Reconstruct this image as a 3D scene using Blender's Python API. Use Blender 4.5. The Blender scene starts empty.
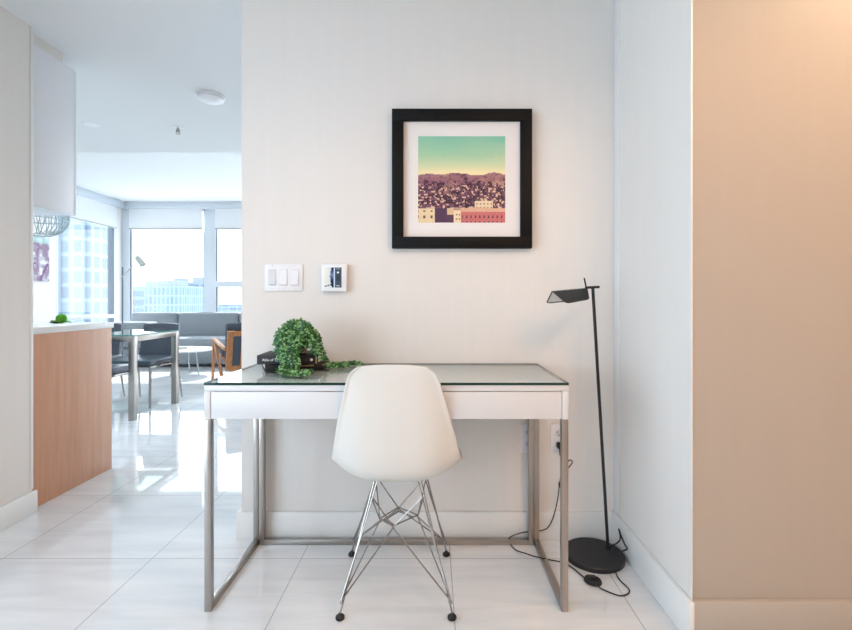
import bpy, bmesh, math, random
from mathutils import Vector, Matrix
random.seed(7)
PI = math.pi
COL = bpy.context.scene.collection
FPX, CX, CY, H = 460.0, 433.0, 300.0, 1.04      # focal length in px, vanishing point, eye height

def at(x, y, Y):            # a point at depth Y
    return Vector(((x-CX)/FPX*Y, Y, H-(y-CY)/FPX*Y))
def onz(x, y, z=0.0):       # a point on the horizontal plane z
    return at(x, y, (H-z)*FPX/(y-CY))

# ------------------------------------------------------------------ materials
def lin(c):
    return tuple((v/12.92 if v <= .04045 else ((v+.055)/1.055)**2.4) for v in c)
MATS = {}
def mat(name, rgb, rough=.5, metal=0.0, noise=0.0, nscale=40, bump=0.0, bscale=200, spec=.5, coat=0.0, stretch=(1,1,1), srgb=True, emit=None):
    if name in MATS: return MATS[name]
    m = bpy.data.materials.new(name); m.use_nodes = True
    nt = m.node_tree; b = nt.nodes['Principled BSDF']
    c = lin(rgb) if srgb else rgb
    b.inputs['Base Color'].default_value = (*c, 1)
    b.inputs['Roughness'].default_value = rough
    b.inputs['Metallic'].default_value = metal
    b.inputs['Specular IOR Level'].default_value = spec
    b.inputs['Coat Weight'].default_value = coat
    tc = nt.nodes.new('ShaderNodeTexCoord'); mp = nt.nodes.new('ShaderNodeMapping')
    mp.inputs['Scale'].default_value = stretch
    nt.links.new(tc.outputs['Object'], mp.inputs['Vector'])
    if noise:
        n = nt.nodes.new('ShaderNodeTexNoise'); n.inputs['Scale'].default_value = nscale; n.inputs['Detail'].default_value = 5
        r = nt.nodes.new('ShaderNodeMix'); r.data_type = 'RGBA'
        lo = tuple(max(0, v*(1-noise)) for v in c); hi = tuple(min(1, v*(1+noise)) for v in c)
        r.inputs['A'].default_value = (*lo, 1); r.inputs['B'].default_value = (*hi, 1)
        nt.links.new(mp.outputs['Vector'], n.inputs['Vector'])
        nt.links.new(n.outputs['Fac'], r.inputs['Factor'])
        nt.links.new(r.outputs['Result'], b.inputs['Base Color'])
    if bump:
        n2 = nt.nodes.new('ShaderNodeTexNoise'); n2.inputs['Scale'].default_value = bscale; n2.inputs['Detail'].default_value = 3
        bp = nt.nodes.new('ShaderNodeBump'); bp.inputs['Strength'].default_value = bump; bp.inputs['Distance'].default_value = .002
        nt.links.new(mp.outputs['Vector'], n2.inputs['Vector'])
        nt.links.new(n2.outputs['Fac'], bp.inputs['Height']); nt.links.new(bp.outputs['Normal'], b.inputs['Normal'])
    if emit:
        b.inputs['Emission Color'].default_value = (*lin(emit[0]), 1); b.inputs['Emission Strength'].default_value = emit[1]
    MATS[name] = m
    return m

def glass_mat(name, tint, fac=.06, rough=.0):
    m = bpy.data.materials.new(name); m.use_nodes = True; nt = m.node_tree
    nt.nodes.clear()
    out = nt.nodes.new('ShaderNodeOutputMaterial'); mx = nt.nodes.new('ShaderNodeMixShader')
    tr = nt.nodes.new('ShaderNodeBsdfTransparent'); gl = nt.nodes.new('ShaderNodeBsdfGlossy')
    fr = nt.nodes.new('ShaderNodeFresnel'); ge = nt.nodes.new('ShaderNodeNewGeometry'); mr = nt.nodes.new('ShaderNodeMapRange')
    mr.inputs['To Min'].default_value = 1.45; mr.inputs['To Max'].default_value = 1.0   # entering / leaving the pane
    nt.links.new(ge.outputs['Backfacing'], mr.inputs['Value']); nt.links.new(mr.outputs['Result'], fr.inputs['IOR'])
    tr.inputs['Color'].default_value = (*tint, 1); gl.inputs['Roughness'].default_value = rough
    nt.links.new(fr.outputs[0], mx.inputs[0]); nt.links.new(tr.outputs[0], mx.inputs[1]); nt.links.new(gl.outputs[0], mx.inputs[2])
    nt.links.new(mx.outputs[0], out.inputs[0]); MATS[name] = m
    return m

def vcol_mat(name, rough=.5, coat=0):
    m = bpy.data.materials.new(name); m.use_nodes = True; nt = m.node_tree; b = nt.nodes['Principled BSDF']
    a = nt.nodes.new('ShaderNodeVertexColor'); a.layer_name = 'ink'
    nt.links.new(a.outputs['Color'], b.inputs['Base Color']); b.inputs['Roughness'].default_value = rough
    b.inputs['Coat Weight'].default_value = coat
    return m

M_wall = mat('wall_paint', (.875,.865,.85), .75, noise=.025, nscale=3, stretch=(10,10,.6), bump=.08, bscale=60, spec=.25)
M_wall_shade = mat('shaded_wall_paint', (.685,.65,.605), .75, noise=.02, nscale=4, stretch=(10,10,.6), bump=.08, bscale=60, spec=.2)  # the wall paint again, with the dimmer, warmer light put into its colour
M_ceil = mat('ceiling_paint', (.87,.88,.885), .85, noise=.01, nscale=5, spec=.2)
M_base = mat('baseboard_paint', (.88,.885,.88), .4, noise=.01, nscale=8)
M_white = mat('white_lacquer', (.82,.83,.84), .3, noise=.008, nscale=10)
M_steel = mat('brushed_steel', (.66,.64,.62), .32, 1.0, noise=.1, nscale=60, stretch=(8,8,.5))
M_chrome = mat('chrome', (.62,.61,.60), .2, 1.0, noise=.03, nscale=30)
M_black = mat('black_powder_coat', (.06,.063,.07), .5, noise=.1, nscale=80, bump=.1)
M_frameblk = mat('black_frame_wood', (.03,.03,.034), .55, noise=.1, nscale=60, spec=.2)
M_rubber = mat('black_rubber', (.06,.06,.06), .6, noise=.1, nscale=50)
M_mat = mat('mat_board', (.90,.885,.875), .8, noise=.01, nscale=90)
M_plastic = mat('white_plastic', (.90,.905,.92), .35, noise=.005, nscale=50)
M_plas2 = mat('switch_rocker_plastic', (.84,.845,.86), .3, noise=.005, nscale=50)
M_shell = mat('cream_chair_shell', (.85,.85,.83), .38, noise=.01, nscale=6)
M_grey_fab = mat('grey_sofa_fabric', (.52,.55,.575), .9, noise=.12, nscale=90, bump=.5, bscale=300)
M_leather = mat('dark_leather', (.29,.32,.37), .35, noise=.12, nscale=25, bump=.15, bscale=90)
M_darkfab = mat('charcoal_cushion_fabric', (.27,.30,.34), .85, noise=.12, nscale=90)
M_terr = mat('counter_quartz', (.86,.87,.87), .25, noise=.015, nscale=40)
M_cab = mat('cabinet_white_gloss', (.89,.90,.92), .3, noise=.008, nscale=8)
M_alu = mat('window_aluminium', (.80,.83,.86), .4, .0, noise=.02, nscale=30)
M_aludark = mat('window_gasket', (.36,.40,.45), .5, noise=.03, nscale=30)
M_blind = mat('roller_blind_cloth', (.90,.91,.92), .8, noise=.01, nscale=200)
M_cover = mat('black_book_cloth', (.13,.125,.14), .6, noise=.1, nscale=120)
M_pages = mat('book_pages', (.90,.88,.84), .8, noise=.06, nscale=60, stretch=(.2,.2,30))
M_ink = mat('white_lettering', (.93,.93,.93), .5)
M_tan = mat('tan_binding', (.62,.50,.38), .6, noise=.1, nscale=100)
M_pot = mat('beige_pot_ceramic', (.74,.68,.58), .6, noise=.06, nscale=60)
M_lampgrey = mat('grey_lamp_metal', (.66,.68,.66), .4, 0.0, noise=.04, nscale=60)
M_moss = mat('green_moss', (.36,.66,.16), .9, noise=.35, nscale=120, bump=.8, bscale=200)
M_wire = mat('pale_wire_metal', (.66,.72,.74), .4, .2, noise=.04, nscale=60)
M_gedge = mat('green_glass_edge', (.10,.22,.19), .1, noise=.05, nscale=60)
M_tedge = mat('pale_teal_glass_edge', (.42,.60,.58), .1, noise=.05, nscale=60)
M_glass = glass_mat('window_glass', (.97,.985,1))
M_dglass = glass_mat('desk_glass', (.98,1,.99), rough=.02)
M_tglass = glass_mat('table_glass', (.70,.86,.84), rough=.02)
M_leafg = mat('succulent_leaf_green', (.34,.56,.30), .5, noise=.45, nscale=160)
M_leafb = mat('succulent_leaf_blue_green', (.40,.62,.50), .5, noise=.40, nscale=160)
M_lit = mat('downlight_lens', (1,.9,.75), .5, emit=((1,.86,.66), 6))

def leaf_fix(m, c0, c1):
    nt = m.node_tree
    for n in nt.nodes:
        if n.type == 'MIX':
            n.inputs['A'].default_value = (*lin(c0), 1); n.inputs['B'].default_value = (*lin(c1), 1)
        if n.type == 'TEX_NOISE': n.inputs['Detail'].default_value = 2
M_leafl = mat('succulent_leaf_pale', (.5,.7,.4), .5, noise=.4, nscale=90)
leaf_fix(M_leafl, (.36,.56,.30), (.66,.84,.62))
leaf_fix(M_leafg, (.05,.20,.07), (.30,.54,.26))
leaf_fix(M_leafb, (.07,.25,.15), (.42,.64,.50))

def wood_mat(name, a, b_, scale=6, st=(14,14,.9)):
    m = bpy.data.materials.new(name); m.use_nodes = True; nt = m.node_tree; b = nt.nodes['Principled BSDF']
    tc = nt.nodes.new('ShaderNodeTexCoord'); mp = nt.nodes.new('ShaderNodeMapping'); mp.inputs['Scale'].default_value = st
    n = nt.nodes.new('ShaderNodeTexNoise'); n.inputs['Scale'].default_value = scale; n.inputs['Detail'].default_value = 8; n.inputs['Distortion'].default_value = .6
    r = nt.nodes.new('ShaderNodeValToRGB'); r.color_ramp.elements[0].position = .3; r.color_ramp.elements[1].position = .7
    r.color_ramp.elements[0].color = (*lin(a), 1); r.color_ramp.elements[1].color = (*lin(b_), 1)
    nt.links.new(tc.outputs['Object'], mp.inputs[0]); nt.links.new(mp.outputs[0], n.inputs['Vector'])
    nt.links.new(n.outputs['Fac'], r.inputs[0]); nt.links.new(r.outputs[0], b.inputs['Base Color'])
    b.inputs['Roughness'].default_value = .42
    MATS[name] = m
    return m
M_wood = wood_mat('cherry_veneer', (.74,.545,.43), (.79,.605,.49), 2.0)
M_teak = wood_mat('teak_frame', (.58,.36,.20), (.76,.52,.32), 8)

def tile_mat():
    m = bpy.data.materials.new('porcelain_floor_tile'); m.use_nodes = True; nt = m.node_tree; b = nt.nodes['Principled BSDF']
    tc = nt.nodes.new('ShaderNodeTexCoord'); mp = nt.nodes.new('ShaderNodeMapping')
    mp.inputs['Location'].default_value = (-.07+6, -.05+6, 0)
    br = nt.nodes.new('ShaderNodeTexBrick'); br.offset = 0; br.squash = 1
    br.inputs['Scale'].default_value = 1; br.inputs['Brick Width'].default_value = .6; br.inputs['Row Height'].default_value = .6
    br.inputs['Mortar Size'].default_value = .0014; br.inputs['Mortar Smooth'].default_value = 0
    br.inputs['Color1'].default_value = (1,1,1,1); br.inputs['Color2'].default_value = (.965,.965,.965,1); br.inputs['Mortar'].default_value = (.42,.43,.45,1)
    mp2 = nt.nodes.new('ShaderNodeMapping'); mp2.inputs['Scale'].default_value = (.9, 7, 1); mp2.inputs['Rotation'].default_value = (0,0,.25)
    n = nt.nodes.new('ShaderNodeTexNoise'); n.inputs['Scale'].default_value = 2.6; n.inputs['Detail'].default_value = 8; n.inputs['Distortion'].default_value = .5
    r = nt.nodes.new('ShaderNodeValToRGB')
    r.color_ramp.elements[0].position = .3; r.color_ramp.elements[1].position = .72
    r.color_ramp.elements[0].color = (*lin((.815,.835,.85)), 1); r.color_ramp.elements[1].color = (*lin((.885,.895,.90)), 1)
    mx = nt.nodes.new('ShaderNodeMix'); mx.data_type = 'RGBA'; mx.blend_type = 'MULTIPLY'; mx.inputs['Factor'].default_value = 1
    L = nt.links.new
    L(tc.outputs['Object'], mp.inputs[0]); L(mp.outputs[0], br.inputs['Vector'])
    L(tc.outputs['Object'], mp2.inputs[0]); L(mp2.outputs[0], n.inputs['Vector']); L(n.outputs['Fac'], r.inputs[0])
    L(r.outputs[0], mx.inputs['A']); L(br.outputs['Color'], mx.inputs['B']); L(mx.outputs['Result'], b.inputs['Base Color'])
    b.inputs['Roughness'].default_value = .045; b.inputs['IOR'].default_value = 1.6
    b.inputs['Specular IOR Level'].default_value = .75
    return m
M_tile = tile_mat()

def facade_mat(name, wall, win, sx, sz, ax='Y'):
    m = bpy.data.materials.new(name); m.use_nodes = True; nt = m.node_tree; b = nt.nodes['Principled BSDF']
    tc = nt.nodes.new('ShaderNodeTexCoord'); sp = nt.nodes.new('ShaderNodeSeparateXYZ'); cb = nt.nodes.new('ShaderNodeCombineXYZ')
    ad = nt.nodes.new('ShaderNodeMath'); ad.operation = 'ADD'
    br = nt.nodes.new('ShaderNodeTexBrick'); br.offset = 0
    br.inputs['Scale'].default_value = 1; br.inputs['Brick Width'].default_value = sx; br.inputs['Row Height'].default_value = sz
    br.inputs['Mortar Size'].default_value = min(sx, sz)*.16; br.inputs['Mortar Smooth'].default_value = 0
    br.inputs['Color1'].default_value = (*lin(win), 1); br.inputs['Color2'].default_value = (*lin(tuple(v*.86 for v in win)), 1)
    br.inputs['Mortar'].default_value = (*lin(wall), 1)
    L = nt.links.new
    L(tc.outputs['Object'], sp.inputs[0]); L(sp.outputs['X'], ad.inputs[0]); L(sp.outputs['Y'], ad.inputs[1])
    L(ad.outputs[0], cb.inputs['X']); L(sp.outputs['Z'], cb.inputs['Y']); L(cb.outputs[0], br.inputs['Vector'])
    L(br.outputs['Color'], b.inputs['Base Color']); b.inputs['Roughness'].default_value = .6
    return m

# ------------------------------------------------------------------ mesh builder
class MB:
    def __init__(s): s.bm = bmesh.new()
    def box(s, x0, x1, y0, y1, z0, z1, bev=0, seg=2, mi=0):
        t = bmesh.new(); bmesh.ops.create_cube(t, size=1)
        for v in t.verts: v.co = Vector(((x0+x1)/2+v.co.x*(x1-x0), (y0+y1)/2+v.co.y*(y1-y0), (z0+z1)/2+v.co.z*(z1-z0)))
        if bev: bmesh.ops.bevel(t, geom=t.edges[:]+t.verts[:], offset=bev, segments=seg, affect='EDGES', profile=.5, clamp_overlap=True)
        for f in t.faces: f.material_index = mi
        s._join(t); return s
    def _join(s, t):
        me = bpy.data.meshes.new('t'); t.to_mesh(me); t.free(); s.bm.from_mesh(me); bpy.data.meshes.remove(me)
    def tube(s, pts, r, seg=10, cap=True, rr=None):
        pts = [Vector(p) for p in pts]; n = len(pts); rings = []
        up = None
        for i, p in enumerate(pts):
            d = (pts[min(i+1, n-1)]-pts[max(i-1, 0)]).normalized()
            if up is None:
                a = Vector((0,0,1)) if abs(d.z) < .9 else Vector((1,0,0)); u = d.cross(a).normalized()
            else: u = (up-d*up.dot(d)).normalized()
            up = u; w = d.cross(u); q = rr[i] if rr else r
            rings.append([s.bm.verts.new(p+(u*math.cos(2*PI*k/seg)+w*math.sin(2*PI*k/seg))*q) for k in range(seg)])
        for i in range(n-1):
            for k in range(seg):
                s.bm.faces.new((rings[i][k], rings[i][(k+1) % seg], rings[i+1][(k+1) % seg], rings[i+1][k]))
        if cap: s.bm.faces.new(rings[0][::-1]); s.bm.faces.new(rings[-1])
        return s
    def lathe(s, prof, c, seg=32, axis=None, cap=True):
        c = Vector(c); rot = Vector((0,0,1)).rotation_difference(Vector(axis)).to_matrix() if axis else Matrix.Identity(3)
        rings = [[s.bm.verts.new(c+rot@Vector((r*math.cos(2*PI*k/seg), r*math.sin(2*PI*k/seg), z))) for k in range(seg)] for r, z in prof]
        for a, b in zip(rings, rings[1:]):
            for k in range(seg): s.bm.faces.new((a[k], a[(k+1) % seg], b[(k+1) % seg], b[k]))
        if cap: s.bm.faces.new(rings[0][::-1]); s.bm.faces.new(rings[-1])
        return s
    def mesh(s, vs, fs, mi=0):
        v = [s.bm.verts.new(p) for p in vs]
        for f in fs: s.bm.faces.new([v[i] for i in f]).material_index = mi
        return s
    def slab(s, quad, th):                 # a plate: quad of 4 points, thickness along its normal
        q = [Vector(p) for p in quad]; n = (q[1]-q[0]).cross(q[3]-q[0]).normalized()*th
        return s.mesh(q+[p+n for p in q], [(3,2,1,0),(4,5,6,7),(0,1,5,4),(1,2,6,5),(2,3,7,6),(3,0,4,7)])
    def beam(s, a, b, w, h, bev=0):        # rectangular bar from a to b
        a, b = Vector(a), Vector(b); d = (b-a); L = d.length; d.normalize()
        side = d.cross(Vector((0,0,1)));
        if side.length < 1e-3: side = Vector((1,0,0))
        side.normalize(); up = side.cross(d)
        t = bmesh.new(); bmesh.ops.create_cube(t, size=1)
        for v in t.verts: v.co = (a+b)/2 + d*v.co.y*L + side*v.co.x*w + up*v.co.z*h
        if bev: bmesh.ops.bevel(t, geom=t.edges[:], offset=bev, segments=2, affect='EDGES', profile=.5)
        s._join(t); return s
    def rot(s, ang, c):
        bmesh.ops.rotate(s.bm, verts=s.bm.verts, cent=Vector(c), matrix=Matrix.Rotation(ang, 3, 'Z')); return s
ORG = {}
def obj(name, mb, m, parent=None, smooth=True, org=None):
    bm = mb.bm if isinstance(mb, MB) else mb
    bmesh.ops.recalc_face_normals(bm, faces=bm.faces)
    if parent is not None: o0 = ORG[parent.name]
    elif org is not None: o0 = Vector(org)
    else:
        xs = [v.co for v in bm.verts]
        o0 = Vector(((min(v.x for v in xs)+max(v.x for v in xs))/2, (min(v.y for v in xs)+max(v.y for v in xs))/2, min(v.z for v in xs)))
    for v in bm.verts: v.co -= o0
    me = bpy.data.meshes.new(name); bm.to_mesh(me); bm.free()
    if isinstance(m, (list, tuple)):
        for k in m: me.materials.append(k)
    else: me.materials.append(m)
    if smooth:
        me.polygons.foreach_set('use_smooth', [True]*len(me.polygons))
        try: me.set_sharp_from_angle(angle=math.radians(35))
        except Exception: pass
    o = bpy.data.objects.new(name, me); COL.objects.link(o)
    if parent is not None: o.parent = parent; ORG[o.name] = o0.copy()
    else: o.location = o0; ORG[o.name] = o0.copy()
    return o
def tag(o, label, cat, group=None):
    o['label'] = label; o['category'] = cat
    if group: o['group'] = group
    return o
def thing(name, loc, label, cat, group=None):
    o = bpy.data.objects.new(name, None); o.empty_display_size = .05; COL.objects.link(o); o.location = loc
    ORG[o.name] = Vector(loc); return tag(o, label, cat, group)
def struct(name, mb, m, parent=None, smooth=True, org=(0,0,0)):
    o = obj(name, mb, m, parent, smooth, None if parent else org)
    if parent is None: o['kind'] = 'structure'
    return o
def dup(root, loc, rz, label, group=None):
    r = root.copy(); COL.objects.link(r); r.location = loc; r.rotation_euler = (0,0,rz); r['label'] = label
    if group: r['group'] = group
    for ch in list(root.children):
        c = ch.copy(); COL.objects.link(c); c.parent = r
        for g in list(ch.children):
            d = g.copy(); COL.objects.link(d); d.parent = c
    return r
def bez(p0, p1, p2, p3, n=12):
    p0, p1, p2, p3 = map(Vector, (p0, p1, p2, p3))
    return [p0*(1-t)**3+p1*3*t*(1-t)**2+p2*3*t*t*(1-t)+p3*t**3 for t in [i/n for i in range(n+1)]]
def smoothpath(pts, n=6):           # Catmull-Rom
    pts = [Vector(p) for p in pts]; P = [pts[0]*2-pts[1]]+pts+[pts[-1]*2-pts[-2]]; out = []
    for i in range(1, len(P)-2):
        a, b, c, d = P[i-1:i+3]
        for k in range(n):
            t = k/n
            out.append(.5*((2*b)+(c-a)*t+(2*a-5*b+4*c-d)*t*t+(3*b-a-3*c+d)*t**3))
    return out+[pts[-1]]
def text_mesh(body, size, loc, rotm, name, m, parent, ext=.0003):
    cu = bpy.data.curves.new('lettering', 'FONT'); cu.body = body; cu.size = size; cu.extrude = ext
    t = bpy.data.objects.new('lettering_source', cu); COL.objects.link(t)
    bpy.context.view_layer.update()
    me = bpy.data.meshes.new_from_object(t.evaluated_get(bpy.context.evaluated_depsgraph_get()))
    bpy.data.objects.remove(t); bm = bmesh.new(); bm.from_mesh(me); bpy.data.meshes.remove(me)
    for v in bm.verts: v.co = Vector(loc)+rotm@v.co
    return obj(name, bm, m, parent, smooth=False)

# ================================================================== SETTING
ZC, ZL = 2.375, 2.727          # hall ceiling, living room ceiling
XL, YW = -5.41, 8.0            # living room left wall, window wall
struct('floor', MB().box(-5.8, 2.9, -2.9, 8.3, -.1, 0), M_tile, smooth=False)
struct('ceiling', MB().box(-5.6, 2.8, -2.7, 4.16, ZC, ZL+.15), M_ceil, smooth=False)
struct('ceiling_living_room', MB().box(-5.6, 2.8, 4.16, 8.2, ZL, ZL+.15), M_ceil, smooth=False)
# the wall behind the desk, and the column of wall to its right
struct('wall_back', MB().box(-.835, .79, 2.006, 2.16, 0, ZC), M_wall, smooth=False)
w = struct('wall_right', MB().box(.79, 2.75, 1.404, 2.16, 0, ZC), [M_wall, M_wall_shade], smooth=False)
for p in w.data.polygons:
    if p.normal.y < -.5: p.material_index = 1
struct('trim_1', MB().box(.7875, .7905, 1.945, 2.003, .125, ZC, .001), M_base)
struct('trim_2', MB().box(.7865, .7915, 1.401, 1.412, .125, ZC, .001), M_base)
struct('wall_left', MB().box(-2.12, -1.96, -2.65, -1.3, 0, ZC).box(-2.12, -1.96, 1.1, 2.25, 0, ZC)
       .box(-2.12, -1.96, -1.3, 1.1, 0, .15).box(-2.12, -1.96, -1.3, 1.1, 2.3, ZC), M_wall, smooth=False)
struct('trim_3', MB().box(-1.968, -1.957, 2.236, 2.253, .117, ZC, .001), M_base)
struct('wall_kitchen', MB().box(-5.5, -2.12, 2.1, 2.25, 0, ZC), M_wall, smooth=False)
struct('wall_rear', MB().box(-2.12, 2.75, -2.75, -2.6, 0, ZC), M_wall, smooth=False)
struct('wall_hall_right', MB().box(2.6, 2.75, -2.6, 1.404, 0, ZC), M_wall_shade, smooth=False)
struct('wall_living_right', MB().box(1.0, 1.15, 2.16, YW, 0, ZL), M_wall, smooth=False)
struct('wall_living_left', MB().box(XL-.12, XL, 2.25, 6.6, 0, ZL).box(XL-.12, XL, 7.86, 8.1, 0, ZL)
       .box(XL-.12, XL, 6.6, 7.86, 2.62, ZL).box(XL-.12, XL, 6.6, 7.86, 0, .1), M_wall, smooth=False)
# skirting boards
def skirting(name, *b, m=M_base):
    mb = MB()
    for q in b: mb.box(*q, .0015)
    struct(name, mb, m)
skirting('baseboard_back', (-.851, .774, 1.99, 2.006, 0, .121), (-.851, -.835, 2.006, 2.16, 0, .121))
skirting('baseboard_right', (.774, .79, 1.388, 2.006, 0, .125))
skirting('baseboard_front_right', (.7905, 2.6, 1.388, 1.404, 0, .128), m=M_wall_shade)
skirting('baseboard_left', (-1.96, -1.944, -2.6, 2.262, 0, .107))
skirting('baseboard_living', (XL, XL+.014, 2.25, 6.6, 0, .1))

# ---- window wall of the living room
wins = [(-5.30, -3.96, None), (-3.80, -2.35, 1.30), (-2.19, -.74, None), (-.58, .9, None)]
mb = MB(); xs = [XL]+[v for w in wins for v in w[:2]]+[1.0]
for i in range(0, len(xs), 2): mb.box(xs[i], xs[i+1], YW, YW+.12, 0, ZL)
mb.box(XL, 1.0, YW+.001, YW+.119, 2.62, ZL).box(XL, 1.0, YW+.001, YW+.119, 0, .1)
struct('wall_window_side', mb, M_alu, smooth=False)
for i, (a, b, tr) in enumerate(wins):
    f = MB(); t = .022
    f.box(a, a+t, YW+.0, YW+.07, .1, 2.62, .003).box(b-t, b, YW, YW+.07, .1, 2.62, .003)
    f.box(a, b, YW, YW+.07, .1, .1+t, .003).box(a, b, YW, YW+.07, 2.58, 2.62, .003)
    if tr: f.box(a, b, YW-.01, YW+.07, tr-.035, tr+.065, .003)
    f = struct('window_%d' % (i+1), f, M_alu)
    g = obj('gasket', MB().box(a+t, a+t+.014, YW+.015, YW+.055, .15, 2.58).box(b-t-.014, b-t, YW+.015, YW+.055, .15, 2.58), M_aludark, f)
    obj('pane', MB().box(a+t, b-t, YW+.034, YW+.038, .145, 2.58), M_glass, f)
f = MB(); y0, y1 = 6.6, 7.86
f.box(XL-.07, XL, y0, y0+.04, .1, 2.62, .003).box(XL-.07, XL, y1-.06, y1, .1, 2.62, .003).box(XL-.07, XL, y0, y1, .1, .15, .003)
f.box(XL-.07, XL, y0, y1, 2.58, 2.62, .003).box(XL-.07, XL+.02, y0, y1, .74, .80, .003)
f = struct('window_5', f, M_alu)
obj('gasket', MB().box(XL-.06, XL+.004, 7.74, 7.80, .15, 2.58), M_aludark, f)
obj('pane', MB().box(XL-.04, XL-.036, y0+.04, y1-.06, .15, 2.58), M_glass, f)
struct('trim_4', MB().box(XL, 1.0, 7.88, 8.0, 2.62, ZL, .004), M_alu)
struct('trim_5', MB().box(XL, XL+.12, 4.2, 7.88, 2.62, ZL, .004), M_alu)
# roller blinds
def blind(box, bar, label, grp=None):
    t = thing('roller_blind', ((box[0]+box[1])/2, (box[2]+box[3])/2, box[4]), label, 'blind', grp)
    obj('blind_cloth', MB().box(*box), M_blind, t); obj('bottom_bar', MB().box(*bar, .003), M_lampgrey, t)
blind((-5.26, -3.99, 7.955, 7.959, 2.285, 2.62), (-5.26, -3.99, 7.948, 7.966, 2.262, 2.285), 'short white roller blind at the top of the large back window left of the mullion')
blind((-3.77, -2.38, 7.955, 7.959, 2.285, 2.62), (-3.77, -2.38, 7.948, 7.966, 2.262, 2.285), 'short white roller blind at the top of the back window with a crossbar')
blind((XL+.045, XL+.049, 5.6, 7.80, 2.27, 2.62), (XL+.04, XL+.056, 5.6, 7.80, 2.25, 2.27), 'white roller blind along the left side window, seen at a slant')
# off-camera window on the hall's left side (daylight source)
f = MB(); y0, y1 = -1.3, 1.1
for q in ((y0, y0+.05), (y1-.05, y1), (-.125, -.075)): f.box(-2.08, -2.0, q[0], q[1], .15, 2.3, .003)
f.box(-2.08, -2.0, y0, y1, .15, .2, .003).box(-2.08, -2.0, y0, y1, 2.25, 2.3, .003)
f = struct('window_6', f, M_alu)
obj('pane', MB().box(-2.045, -2.041, y0+.05, y1-.05, .2, 2.25), M_glass, f)

# ---- kitchen end
struct_c = thing('kitchen_peninsula_cabinet', (-2.2, 2.55, 0), 'wood veneered base cabinet end panel under the white worktop', 'cabinet')
obj('end_panel', MB().box(-2.005, -1.987, 2.256, 2.845, 0, .868, .001), M_wood, struct_c)
obj('cabinet_body', MB().box(-4.2, -2.006, 2.27, 2.84, .0, .867), M_cab, struct_c)
tag(obj('worktop', MB().box(-4.25, -1.985, 2.256, 2.862, .8685, .902, .002), M_terr), 'thin white stone worktop lying on the wooden cabinet', 'worktop')
uc = thing('upper_cabinet', (-2.5, 2.41, 1.51), 'tall white gloss wall cabinet hanging under the hall ceiling at left', 'cabinet')
obj('cabinet_body', MB().box(-3.3, -1.987, 2.254, 2.545, 1.51, 2.315, .001), M_cab, uc)
obj('door', MB().box(-2.64, -1.988, 2.547, 2.565, 1.51, 2.315, .001), M_cab, uc)
obj('door', MB().box(-3.3, -2.644, 2.547, 2.565, 1.51, 2.315, .001), M_cab, uc)
obj('filler_strip', MB().box(-3.3, -2.005, 2.254, 2.49, 2.3155, ZC-.001), M_wall, uc)
# moss ball with flat leaves
c = at(61.5, 322.5, 2.72); mb = MB(); bmesh.ops.create_icosphere(mb.bm, subdivisions=4, radius=.027)
for v in mb.bm.verts:
    v.co = v.co*(1+random.uniform(-.05,.05)); v.co += Vector((c.x, 2.72, .9035+.0275))
pl = thing('green_ornament', (c.x, 2.72, .9025), 'small round green moss ball with leaves on the white worktop', 'ornament')
obj('moss_ball', mb, M_moss, pl)
mb = MB()
for k, (dx, L) in enumerate(((.028, .07), (.03, .05), (-.03, -.04))):
    z = .906+k*.003
    mb.mesh([(c.x+dx*.3, 2.70, z), (c.x+dx*.3+L*.5, 2.685, z+.012), (c.x+dx*.3+L, 2.70, z+.004), (c.x+dx*.3+L*.5, 2.72, z+.010), (c.x+dx*.3, 2.70, z-.003), (c.x+dx*.3+L*.5, 2.70, z+.003), (c.x+dx*.3+L, 2.70, z+.001)],
            [(0,1,5,4),(1,2,6,5),(0,4,5,3),(5,6,2,3),(0,3,2,1)])
obj('leaf_cluster', mb, M_moss, pl)
p = at(52, 322, 2.7)
tag(obj('shallow_dish', MB().lathe([(.012,0),(.028,.003),(.034,.009),(.031,.009),(.026,.005)], (p.x, 2.73, .9025), 20), M_black), 'tiny dark shallow dish lying left of the green moss ball', 'dish')

# ---- ceiling fittings
sd = thing('smoke_detector', (-1.452, 3.01, ZC-.035), 'round white smoke detector on the hall ceiling', 'smoke detector')
obj('detector_base', MB().lathe([(.088,0),(.088,.012)], (-1.452, 3.01, ZC-.0125), 40), M_plastic, sd)
obj('detector_cover', MB().lathe([(.02,0),(.06,.002),(.078,.012),(.081,.024)], (-1.452, 3.01, ZC-.037), 40), M_plastic, sd)
sp = thing('fire_sprinkler', (-1.968, 3.55, ZC-.04), 'small metal sprinkler head hanging from the ceiling', 'sprinkler')
obj('rosette', MB().lathe([(.034,.0),(.036,.006)], (-1.968, 3.55, ZC-.0065), 24), M_plastic, sp)
obj('sprinkler_body', MB().tube([(-1.968, 3.55, ZC-.006), (-1.968, 3.55, ZC-.04)], .009).tube([(-1.968-.012, 3.55, ZC-.02), (-1.968-.014, 3.55, ZC-.045), (-1.968, 3.55, ZC-.052)], .003, 6).tube([(-1.968+.012, 3.55, ZC-.02), (-1.968+.014, 3.55, ZC-.045), (-1.968, 3.55, ZC-.052)], .003, 6)
    .lathe([(.018,0),(.018,.002)], (-1.968, 3.55, ZC-.054), 16), M_steel, sp)
tag(obj('ceiling_cover_plate', MB().lathe([(.05,0),(.058,.006)], (-2.59, 3.49, ZC-.0065), 32), M_plastic), 'flat white round cover plate on the ceiling left of the sprinkler', 'cover plate')

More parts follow.
